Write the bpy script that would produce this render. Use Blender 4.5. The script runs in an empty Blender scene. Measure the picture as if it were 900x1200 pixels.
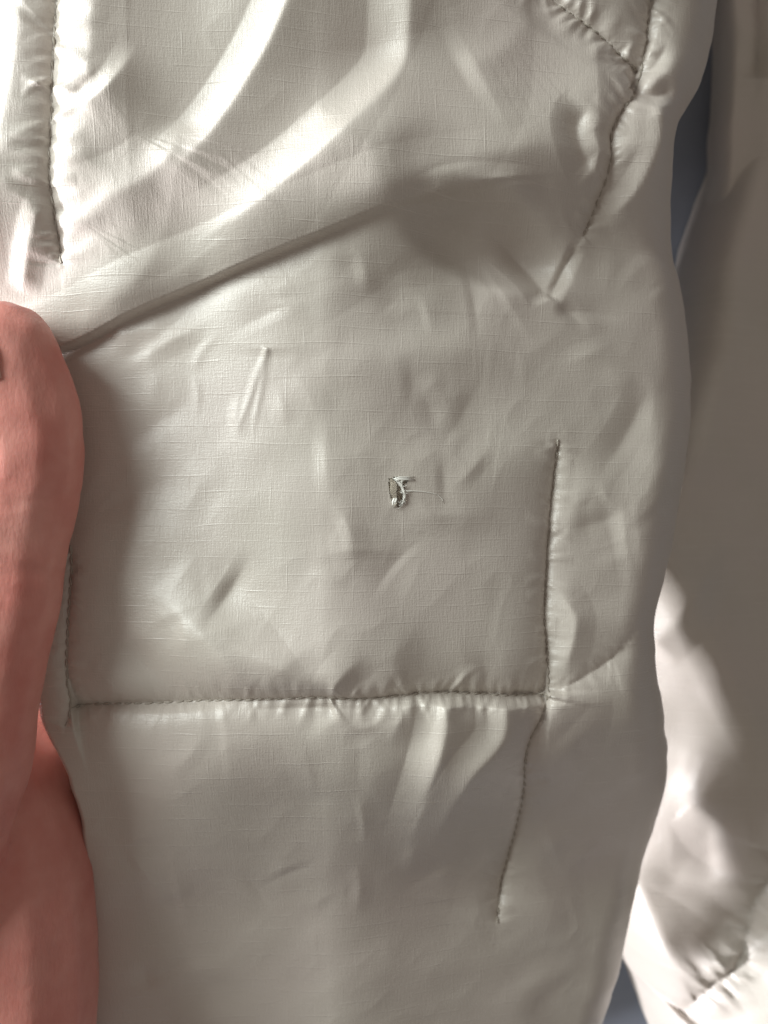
import bpy, bmesh, math, random
import numpy as np
from mathutils import Vector

random.seed(4); np.random.seed(4)
scene = bpy.context.scene
COL = scene.collection

# ------------------------------------------------------------------ units
# design grid: 1 unit of the paper plan = 0.155 mm on the sleeve
S = 0.155e-3
CX, CY = 450.0, 600.0
D = 0.230                      # camera height above the sleeve face (m)

# ------------------------------------------------------------------ camera
cam = bpy.data.cameras.new('camera')
cam_o = bpy.data.objects.new('camera', cam); COL.objects.link(cam_o)
cam_o.location = (0, 0, D)
cam_o.rotation_euler = (0, 0, 0)
cam.sensor_fit = 'VERTICAL'; cam.sensor_height = 36.0
cam.lens = 36.0 * D / (1200 * S)
cam.clip_start = 0.005; cam.clip_end = 20
cam.dof.use_dof = True; cam.dof.focus_distance = D - 0.002
cam.dof.aperture_fstop = 22
scene.camera = cam_o

# ------------------------------------------------------------------ world, lamps, exposure
w = bpy.data.worlds.new('World'); scene.world = w; w.use_nodes = True
bg = w.node_tree.nodes['Background']
bg.inputs[0].default_value = (1.0, 0.89, 0.79, 1); bg.inputs[1].default_value = 0.245

def area_lamp(name, direction, dist, sx, sy, power, color, target=(0, 0, 0)):
    l = bpy.data.lights.new(name, 'AREA'); l.shape = 'RECTANGLE'
    l.size = sx; l.size_y = sy; l.energy = power; l.color = color
    o = bpy.data.objects.new(name, l); COL.objects.link(o)
    d = Vector(direction).normalized()
    o.location = Vector(target) + d * dist
    o.rotation_euler = d.to_track_quat('Z', 'Y').to_euler()
    return o
el, az = math.radians(33), math.radians(28)
area_lamp('window_light', (-math.cos(el) * math.cos(az), math.cos(el) * math.sin(az), math.sin(el)),
          1.2, 0.72, 0.66, 21.8, (0.93, 1.0, 0.97))
area_lamp('low_window_light', (-0.93, -0.30, 0.16), 1.3, 0.25, 0.12, 32.0, (0.97, 0.97, 1.0), (0.09, -0.06, -0.09))

scene.view_settings.view_transform = 'Standard'
scene.view_settings.look = 'None'
scene.view_settings.exposure = 0.0
scene.view_settings.gamma = 1.0
scene.view_settings.use_curve_mapping = False
scene.cycles.use_denoising = True

# ------------------------------------------------------------------ materials
def new_mat(name):
    m = bpy.data.materials.new(name); m.use_nodes = True
    nt = m.node_tree
    return m, nt, nt.nodes['Principled BSDF']

def N(nt, t, **kw):
    n = nt.nodes.new(t)
    for k, v in kw.items(): setattr(n, k, v)
    return n

def math_node(nt, op, a, b=None, clamp=False):
    n = N(nt, 'ShaderNodeMath', operation=op); n.use_clamp = clamp
    for i, v in enumerate((a, b)):
        if v is None: continue
        if isinstance(v, (int, float)): n.inputs[i].default_value = v
        else: nt.links.new(v, n.inputs[i])
    return n.outputs[0]

def fabric_material(name, base, rough=0.42, weave=1.0):
    m, nt, p = new_mat(name)
    L = nt.links
    uv = N(nt, 'ShaderNodeUVMap')
    sep = N(nt, 'ShaderNodeSeparateXYZ'); L.new(uv.outputs[0], sep.inputs[0])
    def noise(sx, sy, detail=2, rough_=0.5, off=0.0):
        mp = N(nt, 'ShaderNodeMapping'); mp.inputs['Scale'].default_value = (sx, sy, 1)
        mp.inputs['Location'].default_value = (off, off * 1.7, 0)
        L.new(uv.outputs[0], mp.inputs[0])
        n = N(nt, 'ShaderNodeTexNoise'); n.inputs['Scale'].default_value = 1.0
        n.inputs['Detail'].default_value = detail; n.inputs['Roughness'].default_value = rough_
        L.new(mp.outputs[0], n.inputs['Vector'])
        return n.outputs['Fac']
    weft = noise(0.05, 0.55, 2, 0.6)            # long horizontal yarns
    warp = noise(0.55, 0.05, 2, 0.6, 31.0)      # long vertical yarns
    grain = noise(0.42, 0.42, 3, 0.7, 77.0)
    broad = noise(0.012, 0.012, 3, 0.6, 13.0)
    # ripstop yarns: thin raised lines both ways, fading in and out
    def lines(axis, period, seed, warpamt):
        wob = noise(0.01, 0.01, 1, 0.5, seed)
        c = math_node(nt, 'ADD', axis, math_node(nt, 'MULTIPLY', wob, warpamt))
        f = math_node(nt, 'FRACT', math_node(nt, 'DIVIDE', c, period))
        d = math_node(nt, 'ABSOLUTE', math_node(nt, 'SUBTRACT', f, 0.5))
        ln = math_node(nt, 'MULTIPLY', math_node(nt, 'SUBTRACT', 0.055, d), 18.0, True)
        return ln
    rx = lines(sep.outputs[1], 19.4, 5.0, 8.0)
    ry = lines(sep.outputs[0], 19.4, 9.0, 8.0)
    maskx = math_node(nt, 'MULTIPLY', math_node(nt, 'SUBTRACT', noise(0.018, 0.05, 2, 0.6, 51.0), 0.42), 5.0, True)
    masky = math_node(nt, 'MULTIPLY', math_node(nt, 'SUBTRACT', noise(0.05, 0.018, 2, 0.6, 61.0), 0.50), 5.0, True)
    rip = math_node(nt, 'ADD', math_node(nt, 'MULTIPLY', rx, maskx),
                    math_node(nt, 'MULTIPLY', math_node(nt, 'MULTIPLY', ry, masky), 0.6))
    h = math_node(nt, 'ADD', math_node(nt, 'MULTIPLY', math_node(nt, 'ADD', weft, warp), 0.5),
                  math_node(nt, 'MULTIPLY', grain, 0.55))
    h = math_node(nt, 'ADD', h, math_node(nt, 'MULTIPLY', rip, 0.55))
    b = N(nt, 'ShaderNodeBump'); b.inputs['Strength'].default_value = 0.48 * weave
    b.inputs['Distance'].default_value = 0.00022
    L.new(h, b.inputs['Height']); L.new(b.outputs[0], p.inputs['Normal'])
    # colour: cream nylon with slight yarn variation and faint soiling
    r = N(nt, 'ShaderNodeValToRGB')
    r.color_ramp.elements[0].position = 0.25; r.color_ramp.elements[1].position = 0.8
    r.color_ramp.elements[0].color = (base[0] * 0.93, base[1] * 0.915, base[2] * 0.89, 1)
    r.color_ramp.elements[1].color = (base[0] * 1.05, base[1] * 1.05, base[2] * 1.05, 1)
    L.new(math_node(nt, 'ADD', math_node(nt, 'MULTIPLY', broad, 0.6), math_node(nt, 'MULTIPLY', grain, 0.4)), r.inputs[0])
    mix = N(nt, 'ShaderNodeMix', data_type='RGBA'); mix.inputs['B'].default_value = (base[0] * 1.15, base[1] * 1.15, base[2] * 1.15, 1)  # ripstop lines coloured lighter to imitate the glints they catch
    L.new(math_node(nt, 'MULTIPLY', rip, 0.75), mix.inputs['Factor']); L.new(r.outputs[0], mix.inputs['A'])
    hue = N(nt, 'ShaderNodeMix', data_type='RGBA'); hue.inputs['B'].default_value = (base[0] * 1.01, base[1] * 0.975, base[2] * 0.985, 1)
    L.new(math_node(nt, 'MULTIPLY', math_node(nt, 'SUBTRACT', noise(0.0045, 0.0045, 2, 0.5, 101.0), 0.38), 3.0, True), hue.inputs['Factor'])
    L.new(mix.outputs['Result'], hue.inputs['A'])
    L.new(hue.outputs['Result'], p.inputs['Base Color'])
    rr = math_node(nt, 'ADD', math_node(nt, 'MULTIPLY', grain, 0.22), rough - 0.11)
    L.new(rr, p.inputs['Roughness'])
    p.inputs['Specular IOR Level'].default_value = 0.5; p.inputs['IOR'].default_value = 1.74
    p.inputs['Sheen Weight'].default_value = 0.0
    p.inputs['Sheen Roughness'].default_value = 0.4
    return m

FAB = fabric_material('cream_ripstop_nylon', (0.565, 0.525, 0.475))
def simple_mat(name, col, rough, spec=0.4, noise_scale=None, var=0.15, bump=0.0):
    m, nt, p = new_mat(name)
    p.inputs['Roughness'].default_value = rough; p.inputs['Specular IOR Level'].default_value = spec
    p.inputs['Base Color'].default_value = (*col, 1)
    if noise_scale:
        tc = N(nt, 'ShaderNodeTexCoord'); n = N(nt, 'ShaderNodeTexNoise')
        n.inputs['Scale'].default_value = noise_scale; n.inputs['Detail'].default_value = 5
        nt.links.new(tc.outputs['Object'], n.inputs['Vector'])
        r = N(nt, 'ShaderNodeValToRGB')
        r.color_ramp.elements[0].position = 0.3; r.color_ramp.elements[1].position = 0.7
        r.color_ramp.elements[0].color = (*[c * (1 - var) for c in col], 1)
        r.color_ramp.elements[1].color = (*[c * (1 + var) for c in col], 1)
        nt.links.new(n.outputs['Fac'], r.inputs[0]); nt.links.new(r.outputs[0], p.inputs['Base Color'])
        if bump:
            b = N(nt, 'ShaderNodeBump'); b.inputs['Strength'].default_value = bump; b.inputs['Distance'].default_value = 0.0004
            nt.links.new(n.outputs['Fac'], b.inputs['Height']); nt.links.new(b.outputs[0], p.inputs['Normal'])
    return m
THREAD = simple_mat('taupe_polyester_thread', (0.40, 0.36, 0.31), 0.55, 0.35, 3000, 0.3)
DOWN = simple_mat('white_down_fibre', (0.86, 0.85, 0.80), 0.7, 0.2)
LINING = simple_mat('brown_inner_lining', (0.52, 0.46, 0.38), 0.7, 0.2)
FLOOR = simple_mat('blue_grey_floor', (0.25, 0.275, 0.335), 0.6, 0.3, 40, 0.08)

# ------------------------------------------------------------------ numpy helpers
_NT = {}
def vnoise(x, y, seed):
    T = _NT.get(seed)
    if T is None:
        T = _NT[seed] = np.random.RandomState(seed).rand(256, 256).astype(np.float32) * 2 - 1
    xi = np.floor(x).astype(int); yi = np.floor(y).astype(int)
    fx = x - xi; fy = y - yi
    fx = fx * fx * fx * (fx * (fx * 6 - 15) + 10); fy = fy * fy * fy * (fy * (fy * 6 - 15) + 10)
    a = T[yi & 255, xi & 255]; b = T[yi & 255, (xi + 1) & 255]
    c = T[(yi + 1) & 255, xi & 255]; d = T[(yi + 1) & 255, (xi + 1) & 255]
    return (a + (b - a) * fx) * (1 - fy) + (c + (d - c) * fx) * fy

def smooth(pts, n=8):
    p = [np.array(q, float) for q in pts]
    p = [2 * p[0] - p[1]] + p + [2 * p[-1] - p[-2]]
    out = []
    for i in range(1, len(p) - 2):
        for k in range(n):
            t = k / n
            out.append(0.5 * (2 * p[i] + (p[i + 1] - p[i - 1]) * t + (2 * p[i - 1] - 5 * p[i] + 4 * p[i + 1] - p[i + 2]) * t * t
                              + (3 * p[i] - p[i - 1] - 3 * p[i + 1] + p[i + 2]) * t ** 3))
    out.append(p[-2])
    return np.array(out)

def line_dist(x, y, P):
    """distance, side (+ = right hand of travel in y-down plan), arc length, total"""
    best = np.full(x.shape, 1e9); side = np.zeros(x.shape); arc = np.zeros(x.shape); acc = 0.0
    for i in range(len(P) - 1):
        a = P[i]; v = P[i + 1] - a; l = math.hypot(*v)
        if l < 1e-6: continue
        v = v / l
        dx = x - a[0]; dy = y - a[1]
        t = np.clip(dx * v[0] + dy * v[1], 0, l)
        ex = dx - t * v[0]; ey = dy - t * v[1]
        d = np.hypot(ex, ey)
        m = d < best
        best = np.where(m, d, best)
        side = np.where(m, np.sign(v[0] * dy - v[1] * dx), side)
        arc = np.where(m, acc + t, arc)
        acc += l
    return best, side, arc, acc

def local(x, y, P, reach):
    x0, y0 = P.min(0) - reach; x1, y1 = P.max(0) + reach
    return (x > x0) & (x < x1) & (y > y0) & (y < y1)

def stroke(H, x, y, pts, amp, wr, wl=None, taper=(0.2, 0.2), power=1.0, soft=0.22):
    """add a ridge (amp>0) or crease; wr / wl = widths to the right / left of travel; cloth-like: crisp crest, straight flanks"""
    P = smooth(pts, 4); wl = wl or wr
    m = local(x, y, P, 2.0 * max(wr, wl))
    if not m.any(): return
    d, sd, a, tot = line_dist(x[m], y[m], P)
    wv = np.where(sd > 0, wr, wl)
    f = a / tot
    tp = np.ones_like(f)
    if taper[0] > 0: tp *= np.clip(f / taper[0], 0, 1)
    if taper[1] > 0: tp *= np.clip((1 - f) / taper[1], 0, 1)
    tp = tp * tp * (3 - 2 * tp)
    e = soft * np.minimum(wr, wl)
    q = (np.sqrt(d * d + e * e) - e) / wv
    q = np.clip(1 - q / 1.6, 0, 1)
    H[m] += amp * tp * q * (0.55 + 0.45 * q)

def seam_relief(H, x, y, pts, depth=11, lam=11, puff=14, plam=55, pucker=4.0, period=15, reach=34, seed=1, ends=(10, 10), gain=None):
    P = smooth(pts, 4)
    m = local(x, y, P, 2.2 * plam)
    if not m.any(): return
    d, sd, a, tot = line_dist(x[m], y[m], P)
    e = np.clip((a + 1) / max(ends[0], 1e-3), 0, 1) * np.clip((tot - a + 1) / max(ends[1], 1e-3), 0, 1)
    e2 = np.clip((a + 1) / (70 if ends[0] > 12 else 6), 0, 1) * np.clip((tot - a + 1) / (70 if ends[1] > 12 else 6), 0, 1); e2 = e2 * e2 * (3 - 2 * e2)
    w0 = np.clip(1 - d / (2.2 * plam), 0, 1); w0 = w0 * w0 * (3 - 2 * w0)
    h = -depth * np.exp(-(d / lam)) * e - puff * np.exp(-(d / plam)) * e2
    h *= w0
    rng = random.Random(seed)
    for sg in (1, -1):
        pos = -10.0
        while pos < tot + 10:
            pos += period * rng.uniform(0.45, 1.25)
            amp = pucker * rng.choice((0.35, 0.6, 0.8, 1.0, 1.25)) * (1 if rng.random() < 0.72 else -0.8) * (gain(pos, sg) if gain else 1)
            ln = reach * rng.uniform(0.7, 2.4); w_ = rng.uniform(2.6, 5.6); tn = rng.uniform(-0.55, 0.55); bend = rng.uniform(-0.008, 0.008)
            mm_ = (np.abs(a - pos) < 18 + 0.9 * ln) & (sd == sg) & (d < ln)
            if not mm_.any(): continue
            dd = d[mm_]
            t = np.abs(a[mm_] - pos - tn * dd - bend * dd * dd) / (w_ + 0.16 * dd)
            q = np.clip(1.25 - np.sqrt(t * t + 0.06), 0, 1)
            f = (1 - dd / ln); edge_ = np.clip((a[mm_] + 4) / 10, 0, 1) * np.clip((tot - a[mm_] + 4) / 10, 0, 1)
            h[mm_] += amp * q * f * np.sqrt(np.clip(dd / 5.0, 0, 1)) * edge_
    H[m] += h

def interp(v, table):
    t = np.array(table, float)
    return np.interp(v, t[:, 0], t[:, 1])

def sinterp(v, table):
    """smoothed table lookup"""
    return sum(interp(v + o, table) for o in (-24, -12, 0, 12, 24)) / 5

# ------------------------------------------------------------------ the held sleeve: seam plan (y down)
SEAM_L1 = [(82, -140), (80, -60), (79, 0), (77, 40), (73, 95), (70, 150), (66, 215), (69, 270), (71, 312)]
SEAM_L2 = [(74, 640), (72, 690), (67, 740), (66, 800), (70, 838), (62, 862)]
SEAM_H = [(70, 838), (100, 834), (180, 832), (250, 827), (310, 823), (370, 819), (430, 820), (500, 815), (560, 818), (610, 824), (650, 826)]
SEAM_R2 = [(662, 512), (658, 555), (652, 620), (648, 680), (646, 730), (651, 785), (652, 824)]
SEAM_R3 = [(652, 824), (645, 845), (628, 872), (622, 900), (624, 940), (620, 980), (612, 1020), (602, 1060), (596, 1100)]
SEAM_R1 = [(780, -140), (768, -20), (764, 25), (756, 62), (744, 98), (725, 125), (713, 152), (714, 178), (710, 200), (696, 240), (684, 270)]
SEAM_T = [(560, -80), (610, -35), (655, -3), (690, 18), (715, 35), (735, 52), (756, 62)]
SEAM_B = [(652, 824), (690, 806), (735, 780), (772, 742)]
# the right-hand seams lie lower on the round sleeve, so their plan is a little wider than it looks from above
def widen(pts, f): return [(450 + (a - 450) * f, 600 + (b - 600) * f) for a, b in pts]
SEAM_R1 = [(450 + (a - 450) * 1.06, 600 + (b - 600) * 1.035) for a, b in SEAM_R1]; SEAM_T = [(450 + (a - 450) * 1.06, 600 + (b - 600) * 1.035) for a, b in SEAM_T]
SEAM_R2 = widen(SEAM_R2, 1.035); SEAM_R3 = [(450 + (a - 450) * (1.035 + 0.07 * (b - 824) / 276), 600 + (b - 600) * (1.035 + 0.14 * (b - 824) / 276)) for a, b in SEAM_R3]; SEAM_B = widen(SEAM_B, 1.035)
SEAM_H = [(450 + (a - 450) * (1 + 0.035 * min(1, max(0, (a - 250) / 300))), 600 + (b - 600) * (1 + 0.035 * min(1, max(0, (a - 250) / 300)))) for a, b in SEAM_H]
SEAM_H[-1] = SEAM_R3[0]

FOLD = [(-160, 450), (-40, 432), (40, 410), (85, 396), (150, 366), (210, 340), (300, 305), (380, 275), (450, 247), (520, 224), (600, 206), (680, 190), (760, 178), (900, 160), (1100, 140)]
FOLD_S = smooth(FOLD, 3)

def widen_at(y): return 1.155 + 0.07 * min(1, max(0, (y - 800) / 300)) + 0.10 * min(1, max(0, (y - 1000) / 200))
EDGE_R = [(-160, 868), (0, 850), (60, 838), (110, 816), (150, 790), (175, 780), (225, 780), (270, 790), (320, 806), (380, 820), (450, 825), (520, 821),
          (600, 806), (660, 792), (715, 776), (738, 770), (765, 774), (840, 790), (900, 806), (935, 812), (980, 806), (1040, 786), (1100, 758), (1150, 742), (1200, 725), (1430, 640)]
# the edges lie lower than the face (the sleeve is round), so they stand further out in plan
EDGE_R = [(600 + (a - 600) * widen_at(a), 450 + (b - 450) * widen_at(a)) for a, b in EDGE_R]
EDGE_L = [(-160, -230), (400, -230), (470, -60), (560, 10), (640, 26), (700, 32), (760, 28), (830, 20), (860, 24), (905, 46), (950, 56), (1000, 62), (1060, 60), (1130, 52), (1200, 42), (1430, 0)]

def base_height(x, y):
    h = np.zeros(x.shape)
    # roll away to the right (sleeve is a tube)
    u = np.clip(x - 375, 0, None); h -= 0.43 * u * u / (u + 60)
    u = np.clip(x - 790, 0, None); h -= 0.0016 * u ** 2
    u = np.clip(440 - x, 0, None); h -= 0.135 * u * u / (u + 100)
    # lower panel drops towards the cuff
    u = np.clip(y - 800, 0, None); h -= (0.36 - 0.06 * np.tanh((x - 340) / 120)) * u * u / (u + 70)
    t = np.clip((y - 815) / 340, 0, 1); h -= t * t * (3 - 2 * t) * 72 * (1 + np.tanh((x - 250) / 220))
    return h

_rc = random.Random(77)
CREASES = [(_rc.uniform(120, 820), _rc.uniform(240, 1240), _rc.choice((_rc.uniform(-0.9, -0.2), _rc.uniform(0.9, 1.9), _rc.uniform(0, 3.14))), _rc.uniform(22, 75),
            _rc.choice((1, 1, -1)) * _rc.uniform(0.9, 2.6), _rc.uniform(5, 14), _rc.uniform(9, 26), _rc.uniform(-9, 9)) for _ in range(110)]
def height(x, y):
    H = base_height(x, y)
    # the big horizontal fold: upper cloth bulges over the middle panel
    d, sd, a, tot = line_dist(x, y, FOLD_S)
    v = d * sd                                   # + below the fold line
    Hf = sinterp(x, [(-200, 22), (40, 28), (120, 31), (300, 31), (380, 26), (450, 20), (520, 14), (580, 9), (650, 0), (720, 0), (900, 0)])
    R = 58.0; B_ = 5.0
    q = np.clip((v + R) / R, 0, 1); wall = np.clip((v + 1) / 6.0, 0, 1); wall = wall * wall * (3 - 2 * wall)
    H += Hf * (1 - 0.34 * q ** 2.2) * (1 - wall) - 0.10 * Hf * np.exp(-((v - B_) / 14.0) ** 2)
    # cloth above the fold climbs away from it; its left border tips over towards the window
    up = np.clip(-(v + R), 0, None); H += 0.26 * 190 * np.tanh(up / 190) * (0.5 - 0.5 * np.tanh((x - 460) / 140)) * np.clip((x + 40) / 200, 0.25, 1)
    t = np.clip(up / 130, 0, 1); t = t * t * (3 - 2 * t); u = np.clip(440 - x, 0, 480); H += t * 0.165 * u * u / (u + 100)
    H -= t * 15 * (1 + np.tanh((x - 150) / 60))
    H -= t * 0.02 * (np.sqrt((x - 66) ** 2 + 300) - (x - 66))
    uw = np.clip(-(v - 95) / 130, 0, 1); uw = uw * uw * (3 - 2 * uw)
    H += uw * 0.25 * (np.sqrt(np.clip(x - 380, -60, 330) ** 2 + 900) + np.clip(x - 380, -60, 330)) * 0.5
    # tension folds fanning out of the pinch (upper cloth)
    st = lambda pts, amp, wr, wl=None, taper=(0.2, 0.2), soft=0.22: stroke(H, x, y, [(a - (a - 450) * 0.03, b - (b - 600) * 0.05) for a, b in pts], amp, wr, wl, taper, 1.0, soft)   # (the upper cloth stands nearer the eye)
    # travel from lower-left to upper-right => left of travel is the lit flank
    st([(186, 220), (222, 178), (250, 147), (285, 97), (318, 42), (345, -20), (380, -110)], 23, 90, 24, (0.3, 0.1))
    st([(66, 246), (120, 227), (170, 202), (202, 172), (214, 126)], 17, 56, 26, (0.4, 0.3))
    st([(205, 285), (290, 238), (345, 200), (395, 156), (440, 110), (474, 60), (482, 5), (486, -110)], 24, 90, 28, (0.25, 0.1))
    st([(366, 224), (400, 216), (480, 199), (560, 172), (630, 140), (690, 100), (730, 60)], 20, 50, 95, (0.3, 0.55))
    st([(86, 138), (114, 114), (140, 90), (168, 40)], 13, 40, 12, (0.5, 0.5))
    st([(104, 150), (110, 60), (116, 0), (122, -60)], 6, 22, 34, (0.5, 0.1))
    st([(70, 376), (125, 336), (165, 300), (190, 240)], 13, 34, 50, (0.4, 0.5))
    st([(-60, 300), (-10, 180), (20, 60), (30, -60)], 9, 26, 40)
    st([(8, 330), (30, 262), (50, 225)], 7, 12, 12)
    st([(540, 60), (600, 20), (640, -40)], 8, 50, 40)
    # middle panel (ends at the long seam)
    y_h = np.interp(x, [p[0] for p in SEAM_H], [p[1] for p in SEAM_H])
    Hz = np.zeros_like(H); st = lambda pts, amp, wr, wl=None, taper=(0.2, 0.2), soft=0.22: stroke(Hz, x, y, pts, amp, wr, wl, taper, 1.0, soft)
    st([(313, 406), (300, 440), (286, 480), (270, 520)], 1.8, 3.0, 3.4, (0.02, 0.6))
    st([(313, 406), (306, 450), (298, 490), (294, 522)], 1.4, 2.6, 3.0, (0.02, 0.6))
    st([(222, 432), (228, 455), (228, 490)], 1.0, 4, 4, (0.4, 0.5))
    st([(255, 388), (232, 412), (224, 436)], 1.0, 5, 5, (0.4, 0.3))
    st([(118, 392), (165, 384), (200, 390), (240, 400)], 4, 14, 18, (0.2, 0.6))
    st([(298, 644), (280, 676), (262, 704), (234, 746)], -8, 8, 32, (0.5, 0.5), soft=0.6)
    st([(150, 676), (205, 716), (250, 760), (292, 814), (330, 870)], 17, 46, 40, (0.5, 0.1), soft=0.15)
    st([(240, 738), (300, 770), (340, 790), (384, 817), (430, 850)], 12, 26, 24, (0.5, 0.1), soft=0.15)
    st([(110, 720), (150, 766), (190, 816), (220, 860)], -11, 24, 28, (0.5, 0.05), soft=0.5)
    st([(370, 850), (386, 818), (402, 792), (430, 764)], 9, 12, 16, (0.05, 0.6))
    st([(385, 845), (410, 818), (432, 798), (452, 776)], -8, 12, 12, (0.05, 0.6))
    st([(450, 850), (455, 818), (464, 770), (474, 720)], 5, 20, 22, (0.05, 0.7))
    st([(570, 860), (560, 820), (548, 780), (530, 730)], 4, 22, 22, (0.05, 0.7))
    t = np.clip((y_h + 2 - y) / 64, 0, 1); H += Hz * t * (2 - t)
    st = lambda pts, amp, wr, wl=None, taper=(0.2, 0.2), soft=0.22: stroke(H, x, y, pts, amp, wr, wl, taper, 1.0, soft)
    # hollow beside the fold
    cxh, cyh, th = 574, 270, math.radians(14)
    ux = ((x - cxh) * math.cos(th) + (y - cyh) * math.sin(th)) / 96; vy = (-(x - cxh) * math.sin(th) + (y - cyh) * math.cos(th)) / 46
    rr = ux ** 2 + vy ** 2
    H -= 26 * np.exp(-rr ** 2.6)
    st([(560, 246), (606, 272), (636, 303), (657, 336)], -15, 16, 26, (0.5, 0.12), soft=0.2)
    st([(486, 240), (530, 219), (590, 212), (650, 214)], 12, 14, 12, (0.25, 0.3))
    st([(520, 314), (600, 330), (660, 346), (740, 358)], 10, 60, 26, (0.5, 0.4), soft=0.4)
    st([(660, 348), (700, 347), (765, 353)], -4, 8, 12, (0.3, 0.6))
    st([(664, 338), (690, 356), (712, 372)], -4, 8, 10, (0.3, 0.6))
    st([(692, 262), (674, 300), (656, 336)], -8, 5, 9, (0.15, 0.1))
    st([(350, 396), (470, 380), (560, 366), (650, 382)], -10, 44, 44, (0.5, 0.4), soft=0.5)
    st([(350, 436), (450, 420), (540, 404), (650, 408)], 11, 50, 40, (0.5, 0.4), soft=0.5)
    st([(380, 510), (500, 478), (580, 472), (655, 488)], -6, 56, 56, (0.5, 0.4), soft=0.8)
    st([(466, 570), (452, 640), (466, 760)], -6, 60, 40, (0.4, 0.5), soft=0.8)
    st([(478, 596), (520, 604), (590, 606)], 1.6, 12, 9, (0.4, 0.6))
    st([(145, 556), (185, 562), (225, 590)], -4, 26, 28, (0.5, 0.5), soft=0.8)
    # side panel
    st([(800, 430), (760, 505), (712, 566)], -7, 18, 26, (0.4, 0.5))
    st([(830, 510), (800, 560), (776, 592), (782, 640), (796, 700)], 5, 22, 26, (0.2, 0.2))
    st([(680, 622), (720, 614), (760, 598)], -6, 18, 18, (0.4, 0.4))
    st([(660, 690), (684, 718), (692, 745), (676, 810)], 6, 12, 16, (0.3, 0.3))
    st([(756, 66), (784, 80), (822, 60)], -14, 11, 11, (0.05, 0.3))
    st([(756, 66), (790, 40), (812, 0)], -8, 10, 10, (0.05, 0.4))
    st([(776, 92), (794, 112), (790, 152), (762, 205), (724, 240)], 13, 14, 34, (0.15, 0.2))
    st([(700, 108), (682, 135), (692, 168), (708, 184)], -13, 20, 12, (0.3, 0.2))
    # lower panel streaks hanging from the seam (travel downward => right-hand side is the lit, left flank)
    Hz = np.zeros_like(H); st = lambda pts, amp, wr, wl=None, taper=(0.05, 0.6), soft=0.3: stroke(Hz, x, y, pts, amp, wr, wl, taper, 1.0, soft)
    st([(533, 780), (530, 830), (524, 880), (508, 945), (492, 1012), (476, 1090)], 30, 22, 60, (0.05, 0.65))
    st([(600, 780), (602, 830), (603, 868), (594, 892), (564, 926), (547, 960), (524, 1015), (500, 1090)], 28, 22, 84, (0.05, 0.65))
    st([(486, 790), (478, 824), (470, 850), (454, 890)], 14, 16, 22, (0.1, 0.6))
    st([(428, 790), (436, 845), (441, 895), (438, 930), (432, 1010), (424, 1180)], 6, 40, 44, (0.1, 0.7), 0.6)
    st([(392, 816), (400, 846), (420, 860), (446, 850), (454, 818)], 2.5, 9, 9, (0.3, 0.3))
    st([(366, 780), (384, 900), (396, 1000), (400, 1180)], -15, 90, 60, (0.1, 0.6), 0.8)
    st([(210, 800), (230, 930), (250, 1080)], 10, 60, 60, (0.2, 0.6), 0.8)
    st([(600, 1020), (545, 1110), (520, 1250)], -12, 80, 70, (0.4, 0.3), 0.8)
    st([(730, 960), (710, 1100), (680, 1260)], 11, 70, 60, (0.4, 0.3), 0.8)
    st([(640, 952), (652, 950), (670, 955)], -3, 6, 6, (0.4, 0.4))
    t = np.clip((y - y_h + 2) / 14, 0, 1); H += Hz * t
    # seams
    seam_relief(H, x, y, SEAM_L1, 12, 9, 8, 34, 4.6, 14, 34, 11, (1, 18))
    seam_relief(H, x, y, SEAM_L2, 5, 7, 3, 30, 2.0, 14, 12, 21, (20, 10))
    seam_relief(H, x, y, SEAM_H, 8, 7, 20, 46, 3.8, 12, 18, 31, (8, 8), lambda p, sg: (0.30 if p < 210 else 0.55 if p < 290 else 1.15) * (0.8 if sg < 0 else 1))
    seam_relief(H, x, y, SEAM_R2, 9, 6, 14, 40, 3.0, 15, 16, 41, (14, 8))
    seam_relief(H, x, y, SEAM_R3, 9, 6, 13, 40, 2.2, 17, 18, 51, (8, 14))
    seam_relief(H, x, y, SEAM_R1, 10, 7, 15, 40, 3.6, 14, 20, 61, (1, 14))
    seam_relief(H, x, y, SEAM_T, 9, 7, 16, 44, 4.4, 12, 22, 71, (1, 8))
    seam_relief(H, x, y, SEAM_B, 4, 12, 8, 40, 1.6, 18, 16, 81, (14, 30))
    # loose creases of thin nylon, everywhere faint, in all directions
    for (cx_, cy_, ang, ln, amp, w1, w2, bend) in CREASES:
        c_, s_ = math.cos(ang), math.sin(ang)
        stroke(H, x, y, [(cx_ - c_ * ln, cy_ - s_ * ln), (cx_ - s_ * bend, cy_ + c_ * bend), (cx_ + c_ * ln, cy_ + s_ * ln)], amp, w1, w2, (0.5, 0.5), 1.0, 0.3)
    # soft crumple of thin nylon over down
    wx = x + 14 * vnoise(x / 70, y / 70, 91); wy = y + 14 * vnoise(x / 70, y / 70, 92)
    H += 5.0 * vnoise(wx / 105, wy / 95, 93) + 0.9 * vnoise(wx / 46, wy / 42, 94)
    H += 0.5 * (1 - np.abs(vnoise(wx / 44 + wy / 60, wy / 48 - wx / 70, 95)))
    return H

# ------------------------------------------------------------------ mesh builders
def to_world(x, y, h, k=1.0, z0=0.0):
    return np.stack([(x - CX) * S * k, (CY - y) * S * k, h * S * k + z0], -1)

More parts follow.
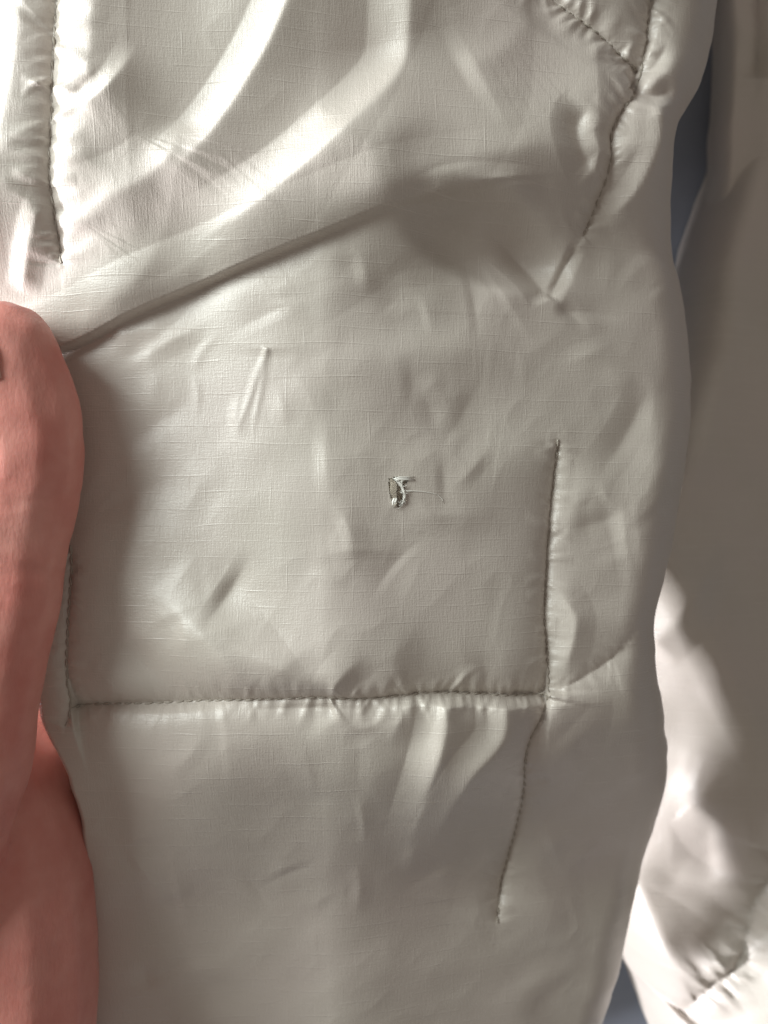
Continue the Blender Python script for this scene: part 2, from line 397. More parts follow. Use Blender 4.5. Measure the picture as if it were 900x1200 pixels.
def mesh_from_grid(name, V, Nrm, UV, faces, material, parent, props=None):
    """V (n,3), faces (m,4) global indices -> object with only the used verts and smooth custom normals"""
    used, inv = np.unique(faces.ravel(), return_inverse=True)
    f = inv.reshape(faces.shape)
    me = bpy.data.meshes.new(name)
    me.vertices.add(len(used)); me.vertices.foreach_set('co', V[used].astype(np.float32).ravel())
    me.loops.add(f.size); me.loops.foreach_set('vertex_index', f.ravel().astype(np.int32))
    me.polygons.add(len(f)); me.polygons.foreach_set('loop_start', (np.arange(len(f)) * 4).astype(np.int32))
    me.polygons.foreach_set('use_smooth', np.ones(len(f), bool))
    me.update(calc_edges=True)
    uvl = me.uv_layers.new(name='UVMap')
    uvl.data.foreach_set('uv', UV[used][f.ravel()].astype(np.float32).ravel())
    if Nrm is not None:
        me.normals_split_custom_set_from_vertices(Nrm[used].astype(np.float32))
    me.materials.append(material)
    o = bpy.data.objects.new(name, me); COL.objects.link(o)
    if parent: o.parent = parent
    return o

def grid_normals(V3):
    du = np.gradient(V3, axis=1); dv = np.gradient(V3, axis=0)
    n = np.cross(dv, du); l = np.linalg.norm(n, axis=-1, keepdims=True); l[l == 0] = 1
    return n / l

def grid_faces(nr, nc):
    i = np.arange(nr * nc).reshape(nr, nc)
    # order: gives +z facing for x right, y down rows
    return np.stack([i[:-1, :-1], i[1:, :-1], i[1:, 1:], i[:-1, 1:]], -1)

def empty(name, loc=(0, 0, 0), parent=None):
    o = bpy.data.objects.new(name, None); COL.objects.link(o); o.location = loc
    o.empty_display_size = 0.01
    if parent: o.parent = parent
    return o

# ------------------------------------------------------------------ floor
FZ = -0.165
def build_floor():
    bm = bmesh.new()
    bmesh.ops.create_grid(bm, x_segments=2, y_segments=2, size=1.2)
    me = bpy.data.meshes.new('floor'); bm.to_mesh(me); bm.free(); me.materials.append(FLOOR)
    o = bpy.data.objects.new('floor', me); COL.objects.link(o); o.location = (0, 0, FZ)
    o['kind'] = 'structure'; o['label'] = 'blue grey floor glimpsed through the gap beside the jacket'
build_floor()

# ------------------------------------------------------------------ jacket
jacket = empty('down_jacket', (0, 0, FZ))
jacket['label'] = 'cream quilted ripstop down jacket with small hole leaking white down'
jacket['category'] = 'jacket'
def under(o):                      # parent keeping world placement
    o.parent = jacket; o.matrix_parent_inverse = jacket.matrix_world.inverted()
jacket.matrix_world.translation = Vector((0, 0, FZ))
from mathutils import Matrix
JINV = Matrix.Translation((0, 0, -FZ))
def attach(o, parent=jacket):
    o.parent = parent
    o.matrix_parent_inverse = JINV if parent is jacket else Matrix.Identity(4)

STEP = 2.0
ys = np.arange(-110, 1410, STEP)
nfront = 450
tq = np.linspace(0, 1, nfront)
RR, RZ = 74.0, 120.0             # right edge roll
RL, RLZ = 14.0, 60.0
nroll = 20
th = np.linspace(0, math.pi / 2, nroll + 1)[1:]
exr = sinterp(ys, EDGE_R) + 1.6 * vnoise(ys / 26, ys * 0 + 2.2, 7) + 2.2 * vnoise(ys / 60, ys * 0 + 5.2, 8)
exl = sinterp(ys, EDGE_L) + 1.2 * vnoise(ys / 22, ys * 0 + 8.2, 9)
xa = exl + RL; xb = exr - RR
Xf = xa[:, None] + (xb - xa)[:, None] * tq[None, :]
Xr = xb[:, None] + RR * np.sin(th)[None, :]
Dr = np.repeat((RZ * (1 - np.cos(th)))[None, :], len(ys), 0)
thl = th[::-1]
Xl = xa[:, None] - RL * np.sin(thl)[None, :]
Dl = np.repeat((RLZ * (1 - np.cos(thl)))[None, :], len(ys), 0)
X = np.concatenate([Xl, Xf, Xr], 1); DROP = np.concatenate([Dl, np.zeros_like(Xf), Dr], 1)
Y = np.repeat(ys[:, None], X.shape[1], 1)
HH = height(X.ravel(), Y.ravel()).reshape(X.shape)
Z = HH - DROP
nr, nc = X.shape
V3 = to_world(X, Y, Z)
NRM = grid_normals(V3)
UV = np.stack([X - DROP * 0.6 * np.sign(X - 400), -Y], -1)
FACES = grid_faces(nr, nc)
xc = 0.25 * (X[:-1, :-1] + X[1:, :-1] + X[1:, 1:] + X[:-1, 1:]); yc = 0.25 * (Y[:-1, :-1] + Y[1:, :-1] + Y[1:, 1:] + Y[:-1, 1:])

def xline(y, pts):
    P = smooth(pts); return np.interp(y, P[:, 1], P[:, 0])
def yline(x, pts):
    P = smooth(pts); return np.interp(x, P[:, 0], P[:, 1])
# panel borders follow the seams; across the gap between two seams they follow the line the stitching would take
x_left = xline(yc, SEAM_L1[:-1] + [(64, 312), (66, 420), (72, 560)] + SEAM_L2[:5] + [(60, 870), (40, 1000), (0, 1330)])
x_right = xline(yc, SEAM_R1[:-1] + [(684, 270), (656, 334), (660, 420)] + SEAM_R2[:-1] + SEAM_R3[:] + [(585, 1200), (578, 1330)])
y_fold = yline(xc, FOLD + [(800, 168), (900, 172)])
y_low = yline(xc, [(-200, 842), (0, 842)] + SEAM_H[:-1] + SEAM_B + [(800, 720), (880, 690)])
y_top = yline(xc, SEAM_T + [(800, 70), (900, 40)])
# the tear: ragged opening in the middle panel
HOLE = np.array([(455, 566), (459, 560), (468, 557), (478, 559), (480, 564), (474, 567), (475, 578), (474, 590), (468, 595), (461, 592), (457, 580)], float)
def in_poly(px, py, P):
    c = np.zeros(px.shape, bool); j = len(P) - 1
    for i in range(len(P)):
        xi, yi = P[i]; xj, yj = P[j]
        hit = ((yi > py) != (yj > py)) & (px < (xj - xi) * (py - yi) / (yj - yi + 1e-12) + xi)
        c ^= hit; j = i
    return c
hole = in_poly(xc, yc, HOLE)
code = np.where(xc < x_left, 0, np.where(xc > x_right, 10, 5)) * 10
code = code + np.where(yc > y_low, 3, np.where(yc > y_fold, 2, np.where((yc > y_top) | (xc < 560), 1, 0)))
code = np.where(hole, -1, code)
for c in np.unique(code):
    if c < 0: continue
    o = mesh_from_grid('quilted_panel', V3.reshape(-1, 3), NRM.reshape(-1, 3), UV.reshape(-1, 2), FACES[code == c], FAB, None)
    attach(o)
    if c == 52: o['label'] = 'middle quilted panel with a small torn hole'

def surf(x, y):
    """height on the held sleeve face at plan point(s)"""
    return height(np.atleast_1d(np.array(x, float)), np.atleast_1d(np.array(y, float)))

# rear half of the sleeve (never flat: a soft puffed back)
def build_back():
    yb = np.arange(-110, 1410, 10.0); t = np.linspace(0, 1, 60)
    l = np.interp(yb, ys, exl); r = np.interp(yb, ys, exr)
    Xb = l[:, None] + (r - l)[:, None] * t[None]
    Yb = np.repeat(yb[:, None], 60, 1)
    zl = np.array([Z[np.argmin(abs(ys - q)), 0] for q in yb]); zr = np.array([Z[np.argmin(abs(ys - q)), -1] for q in yb])
    th_ = 12 + 130 * np.clip((t - 0.25), 0, 1) ** 0.8
    Zb = zl[:, None] * (1 - t) + zr[:, None] * t - (th_ * np.sin(np.pi * np.clip(t, 0, 1)) ** 0.5)[None]
    Zb += 5 * vnoise(Xb / 60, Yb / 60, 44)
    Zb[:, 0] = zl; Zb[:, -1] = zr
    V = to_world(Xb, Yb, Zb)
    F = grid_faces(*Xb.shape)[..., ::-1]
    o = mesh_from_grid('back_panel', V.reshape(-1, 3), None, np.stack([Xb, -Yb], -1).reshape(-1, 2), F.reshape(-1, 4), FAB, None)
    attach(o)
build_back()

# ------------------------------------------------------------------ stitching: thread channel + single stitches
def stitch_mesh():
    bm = bmesh.new(); n = 7; seg = 6; rings = []
    for i in range(n):
        t = i / (n - 1); xx = (t - 0.5)
        r = 0.135 * (max(0.05, math.sin(math.pi * (0.06 + 0.88 * t)))) ** 0.5
        zz = 0.10 * math.sin(math.pi * t) - 0.04
        rings.append([bm.verts.new((xx, r * math.cos(2 * math.pi * k / seg), zz + r * math.sin(2 * math.pi * k / seg))) for k in range(seg)])
    for a, b in zip(rings, rings[1:]):
        for k in range(seg):
            bm.faces.new((a[k], b[k], b[(k + 1) % seg], a[(k + 1) % seg]))
    bm.faces.new(rings[0]); bm.faces.new(rings[-1][::-1])
    bmesh.ops.recalc_face_normals(bm, faces=bm.faces)
    me = bpy.data.meshes.new('stitch'); bm.to_mesh(me); bm.free()
    for p in me.polygons: p.use_smooth = True
    me.materials.append(THREAD)
    return me
STITCH = stitch_mesh()

def resample(P, step):
    seg = np.hypot(*np.diff(P, axis=0).T); cum = np.concatenate([[0], np.cumsum(seg)])
    s = np.arange(0, cum[-1], step)
    return np.stack([np.interp(s, cum, P[:, 0]), np.interp(s, cum, P[:, 1])], -1)

def tube(pts, r, seg=6, taper=None):
    bm = bmesh.new(); rings = []
    for i, p in enumerate(pts):
        a = pts[max(0, i - 1)]; b = pts[min(len(pts) - 1, i + 1)]
        t = (Vector(b) - Vector(a)).normalized()
        u = t.cross(Vector((0, 0, 1)));
        if u.length < 1e-4: u = Vector((1, 0, 0))
        u.normalize(); v = u.cross(t)
        rr = r * (taper(i / (len(pts) - 1)) if taper else 1)
        rings.append([bm.verts.new(Vector(p) + u * rr * math.cos(2 * math.pi * k / seg) + v * rr * math.sin(2 * math.pi * k / seg)) for k in range(seg)])
    for a, b in zip(rings, rings[1:]):
        for k in range(seg): bm.faces.new((a[k], b[k], b[(k + 1) % seg], a[(k + 1) % seg]))
    bm.faces.new(rings[0]); bm.faces.new(rings[-1][::-1])
    bmesh.ops.recalc_face_normals(bm, faces=bm.faces)
    return bm

def bm_obj(name, bm, mat, smooth_=True):
    me = bpy.data.meshes.new(name); bm.to_mesh(me); bm.free()
    if smooth_:
        for p in me.polygons: p.use_smooth = True
    me.materials.append(mat)
    o = bpy.data.objects.new(name, me); COL.objects.link(o)
    return o

def build_seam(pts, label, pitch=12.5, wide=0.85, lo=None, hi=None):
    P = smooth(pts, 12)
    Q = resample(P, 3.0)
    Q = Q[(Q[:, 1] > -30)]
    h = surf(Q[:, 0], Q[:, 1])
    W = to_world(Q[:, 0], Q[:, 1], h + 0.1)
    seam = bm_obj('seam_thread', tube([tuple(q) for q in W], 1.0 * S * wide), THREAD)
    attach(seam); seam['label'] = label
    R = resample(P, pitch)
    R = R[R[:, 1] > -30]
    M_ = (R[:-1] + R[1:]) / 2 + np.random.uniform(-0.5, 0.5, (len(R) - 1, 2))
    hR = surf(R[:, 0], R[:, 1]); hM = surf(M_[:, 0], M_[:, 1])
    for i in range(len(R) - 1):
        o = bpy.data.objects.new('stitch', STITCH); COL.objects.link(o)
        o.parent = seam
        A = Vector(to_world(R[i, 0], R[i, 1], hR[i])); B = Vector(to_world(R[i + 1, 0], R[i + 1, 1], hR[i + 1]))
        dirv = (B - A)
        o.location = Vector(to_world(M_[i, 0], M_[i, 1], hM[i] + 0.9))
        o.rotation_euler = dirv.to_track_quat('X', 'Z').to_euler()
        o.rotation_euler.rotate_axis('Z', random.uniform(0.10, 0.26))
        L_ = dirv.length * random.uniform(0.86, 1.0)
        o.scale = (L_, 13.0 * S * wide * random.uniform(0.85, 1.15), 13.0 * S * wide)
build_seam(SEAM_L1, 'puckered vertical seam beside the bright left edge')
build_seam(SEAM_L2, 'vertical seam beside the thumb')
build_seam(SEAM_H, 'long horizontal seam under the torn panel')
build_seam(SEAM_R2, 'vertical seam right of the hole')
build_seam(SEAM_R3, 'wavy seam running down the lower panel')
build_seam(SEAM_R1, 'wavy seam at upper right')
build_seam(SEAM_T, 'slanting seam at the top right')

# ------------------------------------------------------------------ the tear: lining seen inside, lifted flap, white down
def build_tear():
    gx, gy = np.meshgrid(np.arange(430, 540, 1.0), np.arange(540, 612, 1.0))
    G = height(gx.ravel(), gy.ravel()).reshape(gx.shape)
    def surf(x, y):
        i = min(max(y - 540, 0), 70.99); j = min(max(x - 430, 0), 108.99); a, b = int(i), int(j); fi, fj = i - a, j - b
        return [(G[a, b] * (1 - fj) + G[a, b + 1] * fj) * (1 - fi) + (G[a + 1, b] * (1 - fj) + G[a + 1, b + 1] * fj) * fi]
    # dark inner layer a little below the opening
    P = HOLE.mean(0); bm = bmesh.new(); vs = []
    c = bm.verts.new(Vector(to_world(P[0], P[1], surf(P[0], P[1])[0] - 7)))
    for q in HOLE:
        e = P + (q - P) * 1.5
        vs.append(bm.verts.new(Vector(to_world(e[0], e[1], surf(e[0], e[1])[0] - 4.5))))
    for i in range(len(vs)): bm.faces.new((c, vs[i], vs[(i + 1) % len(vs)]))
    bmesh.ops.recalc_face_normals(bm, faces=bm.faces)
    o = bm_obj('inner_layer', bm, LINING); attach(o)
    # torn flap folded back on the left lip
    bm = bmesh.new(); rows = []
    for i in range(9):
        t = i / 8; y = 560 + 34 * t; x0 = 455 + 5 * t + 1.2 * math.sin(9 * t)
        wdt = 9 * math.sin(math.pi * (0.15 + 0.8 * t)) + 1
        h0 = surf(x0, y)[0]
        rows.append([bm.verts.new(Vector(to_world(x0 + wdt * s, y, h0 + 0.4 + 2.6 * math.sin(1.4 * s) * (0.6 + 0.4 * math.sin(7 * t))))) for s in (0, 0.33, 0.66, 1.0)])
    for a, b in zip(rows, rows[1:]):
        for k in range(3): bm.faces.new((a[k], b[k], b[k + 1], a[k + 1]))
    bmesh.ops.solidify(bm, geom=bm.faces[:], thickness=1.4 * S)
    bmesh.ops.recalc_face_normals(bm, faces=bm.faces)
    uvl = bm.loops.layers.uv.new('UVMap')
    for f in bm.faces:
        for l in f.loops: l[uvl].uv = (l.vert.co.x / S + CX, l.vert.co.y / S - CY)
    o = bm_obj('torn_flap', bm, LINING); attach(o)
    # down fibres
    rng = random.Random(8)
    bm = bmesh.new()
    def fibre(pts, r):
        b = tube([tuple(Vector(to_world(p[0], p[1], surf(p[0], p[1])[0] + p[2]))) for p in pts], r * S, 5, lambda t: 1 - 0.6 * t)
        me = bpy.data.meshes.new('tmp'); b.to_mesh(me); b.free(); bm.from_mesh(me); bpy.data.meshes.remove(me)
    spine = [(466, 562, 3), (471, 566, 5), (474, 573, 6), (474, 582, 6), (472, 591, 5)]
    for k in range(45):
        j = rng.choice(spine[:5]); a = rng.uniform(0, 6.28); l = rng.uniform(2.5, 6.5)
        p0 = (j[0] + rng.uniform(-2, 2), j[1] + rng.uniform(-4, 4), j[2] - 3.5)
        p1 = (p0[0] + l * 0.5 * math.cos(a), p0[1] + l * 0.5 * math.sin(a), p0[2] + rng.uniform(0.5, 2))
        p2 = (p0[0] + l * math.cos(a + 0.6), p0[1] + l * math.sin(a + 0.6), p0[2] + rng.uniform(-0.5, 0.8))
        fibre([p0, p1, p2], rng.uniform(0.3, 0.5))
    for k in range(6):
        o_ = rng.uniform(-1.6, 1.6)
        fibre([(460, 563 + o_, 0.5), (468, 560 + o_, 2), (477, 560 + o_, 2), (486, 560 + o_ * 1.6, 0.8)], 1.2)
        fibre([(464, 565, 1), (470, 568 + o_, 2), (474, 576 + o_, 3), (474 + o_, 590, 2)], 1.9)
        fibre([(464 + o_, 584, 1), (462 + o_, 588, 2), (463 + o_, 594, 0.8)], 1.9)
    bmesh.ops.recalc_face_normals(bm, faces=bm.faces)
    o = bm_obj('down_tuft', bm, DOWN); attach(o); o['label'] = 'white down feather fibres poking out of the hole'
    b = tube([tuple(Vector(to_world(p[0], p[1], surf(p[0], p[1])[0] + p[2]))) for p in
              [(474, 575, 2.4), (484, 575, 0.7), (495, 575.5, 0.5), (506, 577, 0.5), (514, 579, 0.5), (520, 584, 0.6), (522, 590, 0.2)]], 0.6 * S, 6, lambda t: 1 - 0.65 * t)
    o = bm_obj('loose_thread', b, DOWN); attach(o)
build_tear()

# ------------------------------------------------------------------ rest of the jacket, lower down on the right
def k_at(z): return (D - z) / D
def build_piece(name, left, right, z0, hfun, y0, y1, step=4.0, roll=60, rollz=190, label=None):
    k = k_at(z0)
    yy = np.arange(y0, y1, step)
    xl = sinterp(yy, left) + 2 * vnoise(yy / 30, yy * 0 + 3, 17); xr = sinterp(yy, right)
    n = int((np.max(xr) - np.min(xl)) / step)
    a = np.linspace(math.pi / 2, 0, 26)[:-1]
    Xl_ = xl[:, None] + roll - roll * np.sin(a)[None]
    Dl_ = np.repeat((rollz * (1 - np.cos(a)))[None], len(yy), 0)
    Xm = (xl + roll)[:, None] + (xr - xl - roll)[:, None] * np.linspace(0, 1, n)[None]
    X_ = np.concatenate([Xl_, Xm], 1); D_ = np.concatenate([Dl_, np.zeros_like(Xm)], 1)
    Y_ = np.repeat(yy[:, None], X_.shape[1], 1)
    H_ = hfun(X_.ravel(), Y_.ravel()).reshape(X_.shape) - D_
    # skirt down to the floor on the left
    V = to_world(X_, Y_, H_, k, z0)
    V[..., 2] = np.maximum(V[..., 2], FZ + 0.001)
    o = mesh_from_grid(name, V.reshape(-1, 3), grid_normals(V).reshape(-1, 3), np.stack([X_ + D_ * 0.5, -Y_], -1).reshape(-1, 2) * k,
                       grid_faces(*X_.shape).reshape(-1, 4), FAB, None)
    attach(o)
    if label: o['label'] = label
    return o

def h_lower(x, y):
    H = np.zeros(x.shape)
    c = 820 + 0.50 * np.clip(y - 740, -100, 300)
    u = np.clip(x - c + 30, 0, None); H -= 0.62 * u * u / (u + 40)
    u = np.clip(c + 20 - x, 0, None); H -= 0.55 * u * u / (u + 50)
    H -= 0.22 * 40 * np.log1p(np.exp(np.clip((640 - y) / 40, -30, 30)))
    st = lambda pts, amp, wr, wl=None, taper=(0.2, 0.2): stroke(H, x, y, pts, 1.6 * amp, wr, wl, taper, 1.0, 0.3)
    st([(760, 765), (800, 715), (830, 680), (870, 630)], 9, 22, 40, (0.1, 0.5))
    st([(720, 880), (790, 885), (840, 890), (920, 912)], 8, 40, 50, (0.3, 0.3))
    st([(790, 930), (830, 938), (862, 985), (920, 1004)], 9, 26, 30, (0.3, 0.3))
    st([(836, 945), (846, 1000), (854, 1060)], -8, 24, 20, (0.4, 0.4))
    st([(770, 1035), (820, 1060), (870, 1080), (910, 1116)], -9, 40, 36, (0.3, 0.3))
    st([(740, 1118), (790, 1140), (840, 1180), (870, 1220)], 9, 26, 34, (0.1, 0.2))
    st([(836, 1166), (880, 1130), (925, 1092)], 8, 20, 26, (0.2, 0.2))
    seam_relief(H, x, y, [(820, 1230), (850, 1180), (880, 1150), (900, 1090), (930, 1010)], 8, 10, 18, 50, 6, 16, 30, 33, (5, 5))
    H += 7 * vnoise(x / 110, y / 100, 71) + 2 * vnoise(x / 45, y / 50, 72)
    return H
build_piece('lower_sleeve',
            [(-200, 1000), (-50, 960), (90, 925), (160, 900), (230, 872), (330, 848), (400, 832), (500, 800), (600, 750), (700, 690), (1000, 680), (1090, 726), (1140, 742), (1200, 771), (1320, 822)],
            [(-200, 1250), (1400, 1250)], -0.088, h_lower, -150, 1330, label='brightly lit lower sleeve of the jacket behind the held one')

def h_flap(x, y):
    H = 4 * vnoise(x / 60, y / 90, 55) + 2 * vnoise(x / 25, y / 40, 56)
    seam_relief(H, x, y, [(893, -60), (893, 0), (894, 40), (890, 90)], 12, 6, 10, 30, 3, 16, 20, 57, (1, 10))
    return H
build_piece('inner_flap', [(-200, 846), (0, 848), (55, 853), (110, 848), (200, 842), (260, 835), (330, 826), (420, 812), (500, 800)],
            [(-200, 1150), (600, 1150)], -0.140, h_flap, -150, 560, roll=16, rollz=60)

# unseen jacket body, added under the held sleeve to block the low lamp
def build_body_light_block():
    yb = np.arange(-1300, 700, 14.0); xb = np.arange(-900, 640, 14.0)
    Xb, Yb = np.meshgrid(xb, yb)
    e = np.minimum(np.minimum(Xb + 900, 640 - Xb), np.minimum(Yb + 1300, 700 - Yb)) / 90.0
    puff = np.sqrt(np.clip(1 - (1 - np.clip(e, 0, 1)) ** 2, 0, 1))
    quilt = np.abs(np.sin(Xb / 420 * np.pi)) ** 0.4 * np.abs(np.sin((Yb + 60) / 420 * np.pi)) ** 0.4
    top = (-0.066 - FZ) / S / 1.3
    Zb = puff * top * (0.78 + 0.22 * quilt) + 6 * vnoise(Xb / 60, Yb / 60, 401) * puff
    V = to_world(Xb, Yb, Zb, 1.3, FZ + 0.001)
    o = mesh_from_grid('body_light_block', V.reshape(-1, 3), grid_normals(V).reshape(-1, 3), np.stack([Xb, -Yb], -1).reshape(-1, 2) * 1.3,
                       grid_faces(*Xb.shape).reshape(-1, 4), FAB, None)
    attach(o)
build_body_light_block()

# unseen slab added under the lower half of the sleeve, shading the floor gap
def build_floor_shade_slab():
    yb = np.arange(700, 1420, 12.0); xb = np.arange(-500, 560, 12.0)
    Xb, Yb = np.meshgrid(xb, yb)
    e = np.minimum(np.minimum(Xb + 500, 548 - Xb), np.minimum(Yb - 700, 1408 - Yb)) / 60.0
    puff = np.sqrt(np.clip(1 - (1 - np.clip(e, 0, 1)) ** 2, 0, 1))
    quilt = np.abs(np.sin((Yb + 60) / 240 * np.pi)) ** 0.4
    Zb = puff * (0.040 / S / 1.4) * (0.75 + 0.25 * quilt) + 5 * vnoise(Xb / 50, Yb / 50, 411) * puff
    V = to_world(Xb, Yb, Zb, 1.4, FZ + 0.001)
    o = mesh_from_grid('floor_shade_slab', V.reshape(-1, 3), grid_normals(V).reshape(-1, 3), np.stack([Xb, -Yb], -1).reshape(-1, 2) * 1.4,
                       grid_faces(*Xb.shape).reshape(-1, 4), FAB, None)
    attach(o)
build_floor_shade_slab()

# upper arm of the same sleeve, going on beyond the picture
def build_upper_arm():
    yu = np.arange(-1150, -100, 12.0); t = np.linspace(0, 1, 80)
    l = np.interp(yu, [-1150, -600, -110], [-420, -330, -229]); r = np.interp(yu, [-1150, -500, -110], [1080, 980, exr[0] + 4])
    ph = np.pi * (1 - t)
    Xu = ((l + r) / 2)[:, None] + ((r - l) / 2)[:, None] * np.cos(ph)[None]
    Yu = np.repeat(yu[:, None], 80, 1)
    zc = np.interp(yu, [-1150, -110], [-60, -95])
    band = np.abs(np.sin((yu + 110) / 330 * np.pi)) ** 0.5
    Zu = zc[:, None] + (np.sin(ph)[None] ** 0.7) * (95 + 70 * band * np.clip((-110 - yu) / 200, 0, 1))[:, None]
    Zu += 6 * vnoise(Xu / 50, Yu / 50, 301) + 10 * vnoise(Xu / 140, Yu / 120, 302)
    V = to_world(Xu, Yu, Zu)
    o = mesh_from_grid('upper_arm', V.reshape(-1, 3), grid_normals(V).reshape(-1, 3), np.stack([Xu, -Yu], -1).reshape(-1, 2),
                       grid_faces(*Xu.shape).reshape(-1, 4), FAB, None)
    attach(o)
build_upper_arm()

# ------------------------------------------------------------------ hand
def mm(px, py, z):      # plan point at height z (mm)
    k = (D - z * 1e-3) / D
    return Vector(((px - CX) * S * k, (CY - py) * S * k, z * 1e-3))

def skin_material():
    m, nt, p = new_mat('skin')
    L = nt.links
    tc = N(nt, 'ShaderNodeTexCoord')
    n = N(nt, 'ShaderNodeTexNoise'); n.inputs['Scale'].default_value = 90; n.inputs['Detail'].default_value = 6
    L.new(tc.outputs['Object'], n.inputs['Vector'])
    r = N(nt, 'ShaderNodeValToRGB'); r.color_ramp.elements[0].position = 0.32; r.color_ramp.elements[1].position = 0.7
    r.color_ramp.elements[0].color = (0.59, 0.205, 0.17, 1); r.color_ramp.elements[1].color = (0.71, 0.325, 0.275, 1)
    L.new(n.outputs['Fac'], r.inputs[0]); L.new(r.outputs[0], p.inputs['Base Color'])
    p.inputs['Roughness'].default_value = 0.46
    p.inputs['Subsurface Weight'].default_value = 0.25
    p.inputs['Subsurface Radius'].default_value = (1.0, 0.35, 0.2); p.inputs['Subsurface Scale'].default_value = 0.002
    # fine ridges running along the thumb plus pores
    mp = N(nt, 'ShaderNodeMapping'); mp.inputs['Scale'].default_value = (1500, 420, 900); mp.inputs['Rotation'].default_value = (0, 0, 0.25)
    L.new(tc.outputs['Object'], mp.inputs[0])
    n2 = N(nt, 'ShaderNodeTexNoise'); n2.inputs['Scale'].default_value = 1; n2.inputs['Detail'].default_value = 3
    L.new(mp.outputs[0], n2.inputs['Vector'])
    v = N(nt, 'ShaderNodeTexVoronoi'); v.inputs['Scale'].default_value = 1100
    L.new(tc.outputs['Object'], v.inputs['Vector'])
    h = math_node(nt, 'ADD', math_node(nt, 'MULTIPLY', n2.outputs['Fac'], 0.8), math_node(nt, 'MULTIPLY', v.outputs['Distance'], 0.22))
    b = N(nt, 'ShaderNodeBump'); b.inputs['Strength'].default_value = 0.42; b.inputs['Distance'].default_value = 0.00026
    L.new(h, b.inputs['Height']); L.new(b.outputs[0], p.inputs['Normal'])
    return m
SKIN = skin_material()
NAIL = simple_mat('pink_nail', (0.78, 0.47, 0.41), 0.3, 0.5)

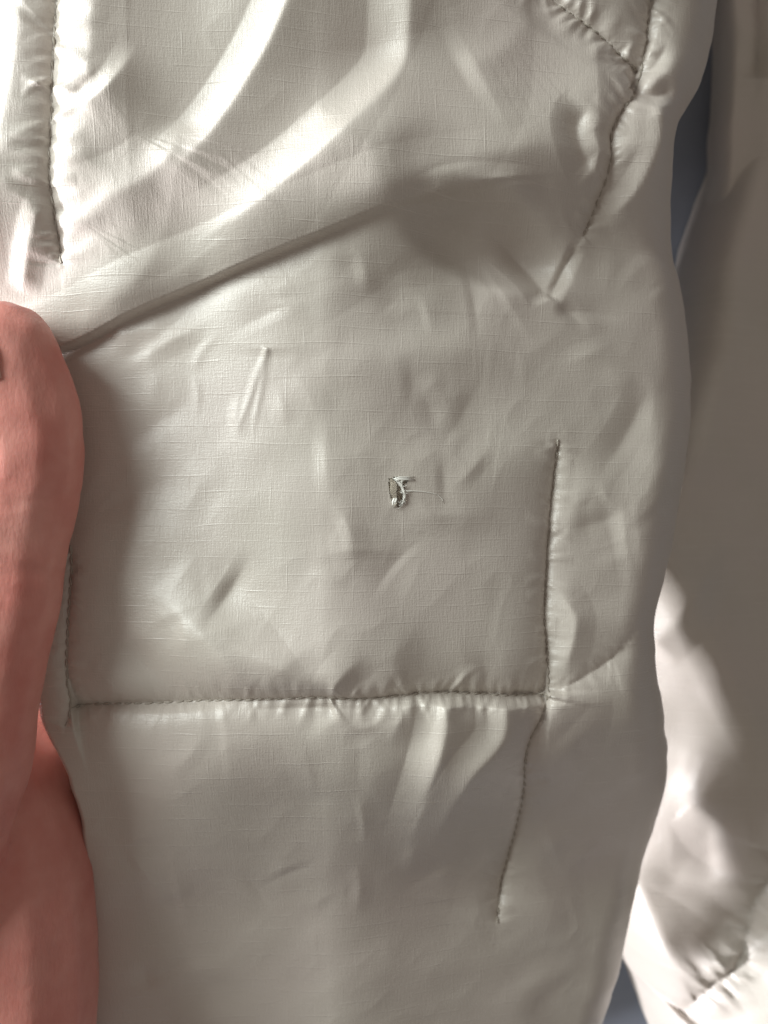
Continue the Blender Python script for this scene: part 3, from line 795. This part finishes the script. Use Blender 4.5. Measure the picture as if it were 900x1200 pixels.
def build_hand():
    # chains of (x, y, z mm, radius mm)
    thumb = [(2, 420, 5.0, 10.4), (12, 465, 4.0, 11.6), (22, 525, 3.0, 12.4), (16, 585, 3.0, 12.2), (5, 645, 3.0, 11.4), (0, 705, 3.0, 11.1), (-16, 785, 3.0, 11.0), (-42, 880, 2.0, 12.6), (-90, 980, -3.0, 16), (-130, 1090, -10.0, 20)]
    palm = [(-150, 1010, -19.0, 18), (-105, 1110, -22.0, 25), (-85, 1230, -23.0, 27), (-110, 1380, -19.0, 27), (-190, 1540, -13.0, 26), (-300, 1760, -5.0, 27), (-420, 2000, 7.0, 30)]
    side = [(-24, 900, -19.0, 12), (-6, 965, -20.0, 17), (-4, 1050, -21.0, 20), (-2, 1150, -23.0, 21), (-20, 1280, -23.0, 23)]
    index = [(-110, 980, -25.0, 11), (-20, 925, -32.0, 9), (70, 830, -36.0, 8.5), (150, 740, -38.0, 8), (215, 690, -38.0, 7.2), (248, 668, -37.0, 6.2)]
    middle = [(-110, 1050, -29.0, 11), (-30, 940, -37.0, 9), (70, 860, -41.0, 8.8), (170, 805, -42.0, 8.2), (250, 775, -41.0, 7.2), (290, 765, -40.0, 6.2)]
    ring = [(-100, 1150, -31.0, 11), (-10, 1060, -43.0, 9), (90, 990, -49.0, 8.6), (190, 945, -50.0, 8), (260, 925, -50.0, 7), (290, 918, -49.0, 6)]
    little = [(-100, 1250, -31.0, 10), (-10, 1180, -45.0, 8.2), (80, 1120, -53.0, 7.8), (160, 1085, -55.0, 7), (215, 1068, -55.0, 6), (238, 1062, -54.0, 5.2)]
    bm = bmesh.new()
    web = [(-60, 720, -22, 8), (-26, 770, -28, 8.5), (-16, 820, -30, 9.5), (0, 865, -30, 10), (25, 905, -26, 12), (10, 960, -24, 14)]
    for ch in (thumb, web, palm, side, index, middle, ring, little):
        C = smooth(ch, 8)
        for c in C:
            mat = Matrix.Translation(mm(c[0], c[1], c[2]))
            bmesh.ops.create_icosphere(bm, subdivisions=2, radius=c[3] * 1e-3, matrix=mat)
    me = bpy.data.meshes.new('tmp_hand'); bm.to_mesh(me); bm.free()
    tmp = bpy.data.objects.new('tmp_hand', me); COL.objects.link(tmp)
    r = tmp.modifiers.new('r', 'REMESH'); r.mode = 'VOXEL'; r.voxel_size = 0.0009
    s = tmp.modifiers.new('s', 'SMOOTH'); s.iterations = 9; s.factor = 0.5
    dg = bpy.context.evaluated_depsgraph_get(); dg.update()
    ev = tmp.evaluated_get(dg); hm = bpy.data.meshes.new_from_object(ev)
    bpy.data.objects.remove(tmp)
    # creases of the joint and a little flesh unevenness
    n = len(hm.vertices); co = np.empty(n * 3, np.float32); hm.vertices.foreach_get('co', co); co = co.reshape(-1, 3)
    no = np.empty(n * 3, np.float32); hm.vertices.foreach_get('normal', no); no = no.reshape(-1, 3)
    px = co[:, 0] / S + CX; py = CY - co[:, 1] / S
    d = 0.00035 * vnoise(px / 55, py / 75, 201) + 0.00012 * vnoise(px / 18, py / 22, 202)
    front = np.clip(co[:, 2] / 0.006, 0, 1)
    for (yc_, am, slope) in ((648, 0.00035, 0.25), (662, 0.00028, 0.15), (680, 0.00020, 0.3), (985, 0.0009, -0.5), (560, 0.00016, 0.2), (600, 0.00018, -0.2)):
        d -= am * np.exp(-((py - yc_ - slope * px) / 4.5) ** 2) * front
    co = co + no * d[:, None]
    hm.vertices.foreach_set('co', co.ravel().astype(np.float32)); hm.update()
    for p in hm.polygons: p.use_smooth = True
    hm.name = 'hand'; hm.materials.clear(); hm.materials.append(SKIN)
    root = empty('person', mm(-420, 2000, 12))
    root['label'] = "person's bare hand gripping the jacket edge with the thumb on top"
    root['category'] = 'person'
    o = bpy.data.objects.new('hand', hm); COL.objects.link(o)
    o.parent = root; o.matrix_parent_inverse = Matrix.Translation(-mm(-420, 2000, 12))
    # thumbnail: curved plate on the left / upper side of the tip
    bm = bmesh.new(); rows = []
    for i in range(15):
        v = i / 14
        row = []
        for j in range(13):
            u = j / 12
            a = math.radians(81 + 80 * u)            # around the thumb axis: 90 = towards the camera, 180 = left
            yy = 372 + 92 * v
            cx_ = 3 + 8 * v; rr = float(np.interp(372 + 92 * v, [372, 400, 420, 464], [7.7, 10.15, 10.6, 11.25])) + 0.18 - 0.9 * max(0, v - 0.6) / 0.4 - 0.35 * max(0, 0.3 - u) / 0.3
            edge = 1 - 0.22 * (abs(2 * u - 1) ** 3) - 0.0
            yv = yy + (26 * (abs(2 * u - 1) ** 2.2)) * (1 - v) - (14 * (abs(2 * u - 1) ** 2.2)) * v
            taper = 1.0
            c = mm(cx_, yv, 5)
            row.append(bm.verts.new(c + Vector((math.cos(a) * rr * taper, 0, math.sin(a) * rr * taper)) * 1e-3))
        rows.append(row)
    for a, b in zip(rows, rows[1:]):
        for k in range(12): bm.faces.new((a[k], b[k], b[k + 1], a[k + 1]))
    bmesh.ops.recalc_face_normals(bm, faces=bm.faces)
    bmesh.ops.solidify(bm, geom=bm.faces[:], thickness=0.0005)
    nl = bm_obj('thumbnail', bm, NAIL)
    nl.parent = root; nl.matrix_parent_inverse = Matrix.Translation(-mm(-420, 2000, 12))
build_hand()
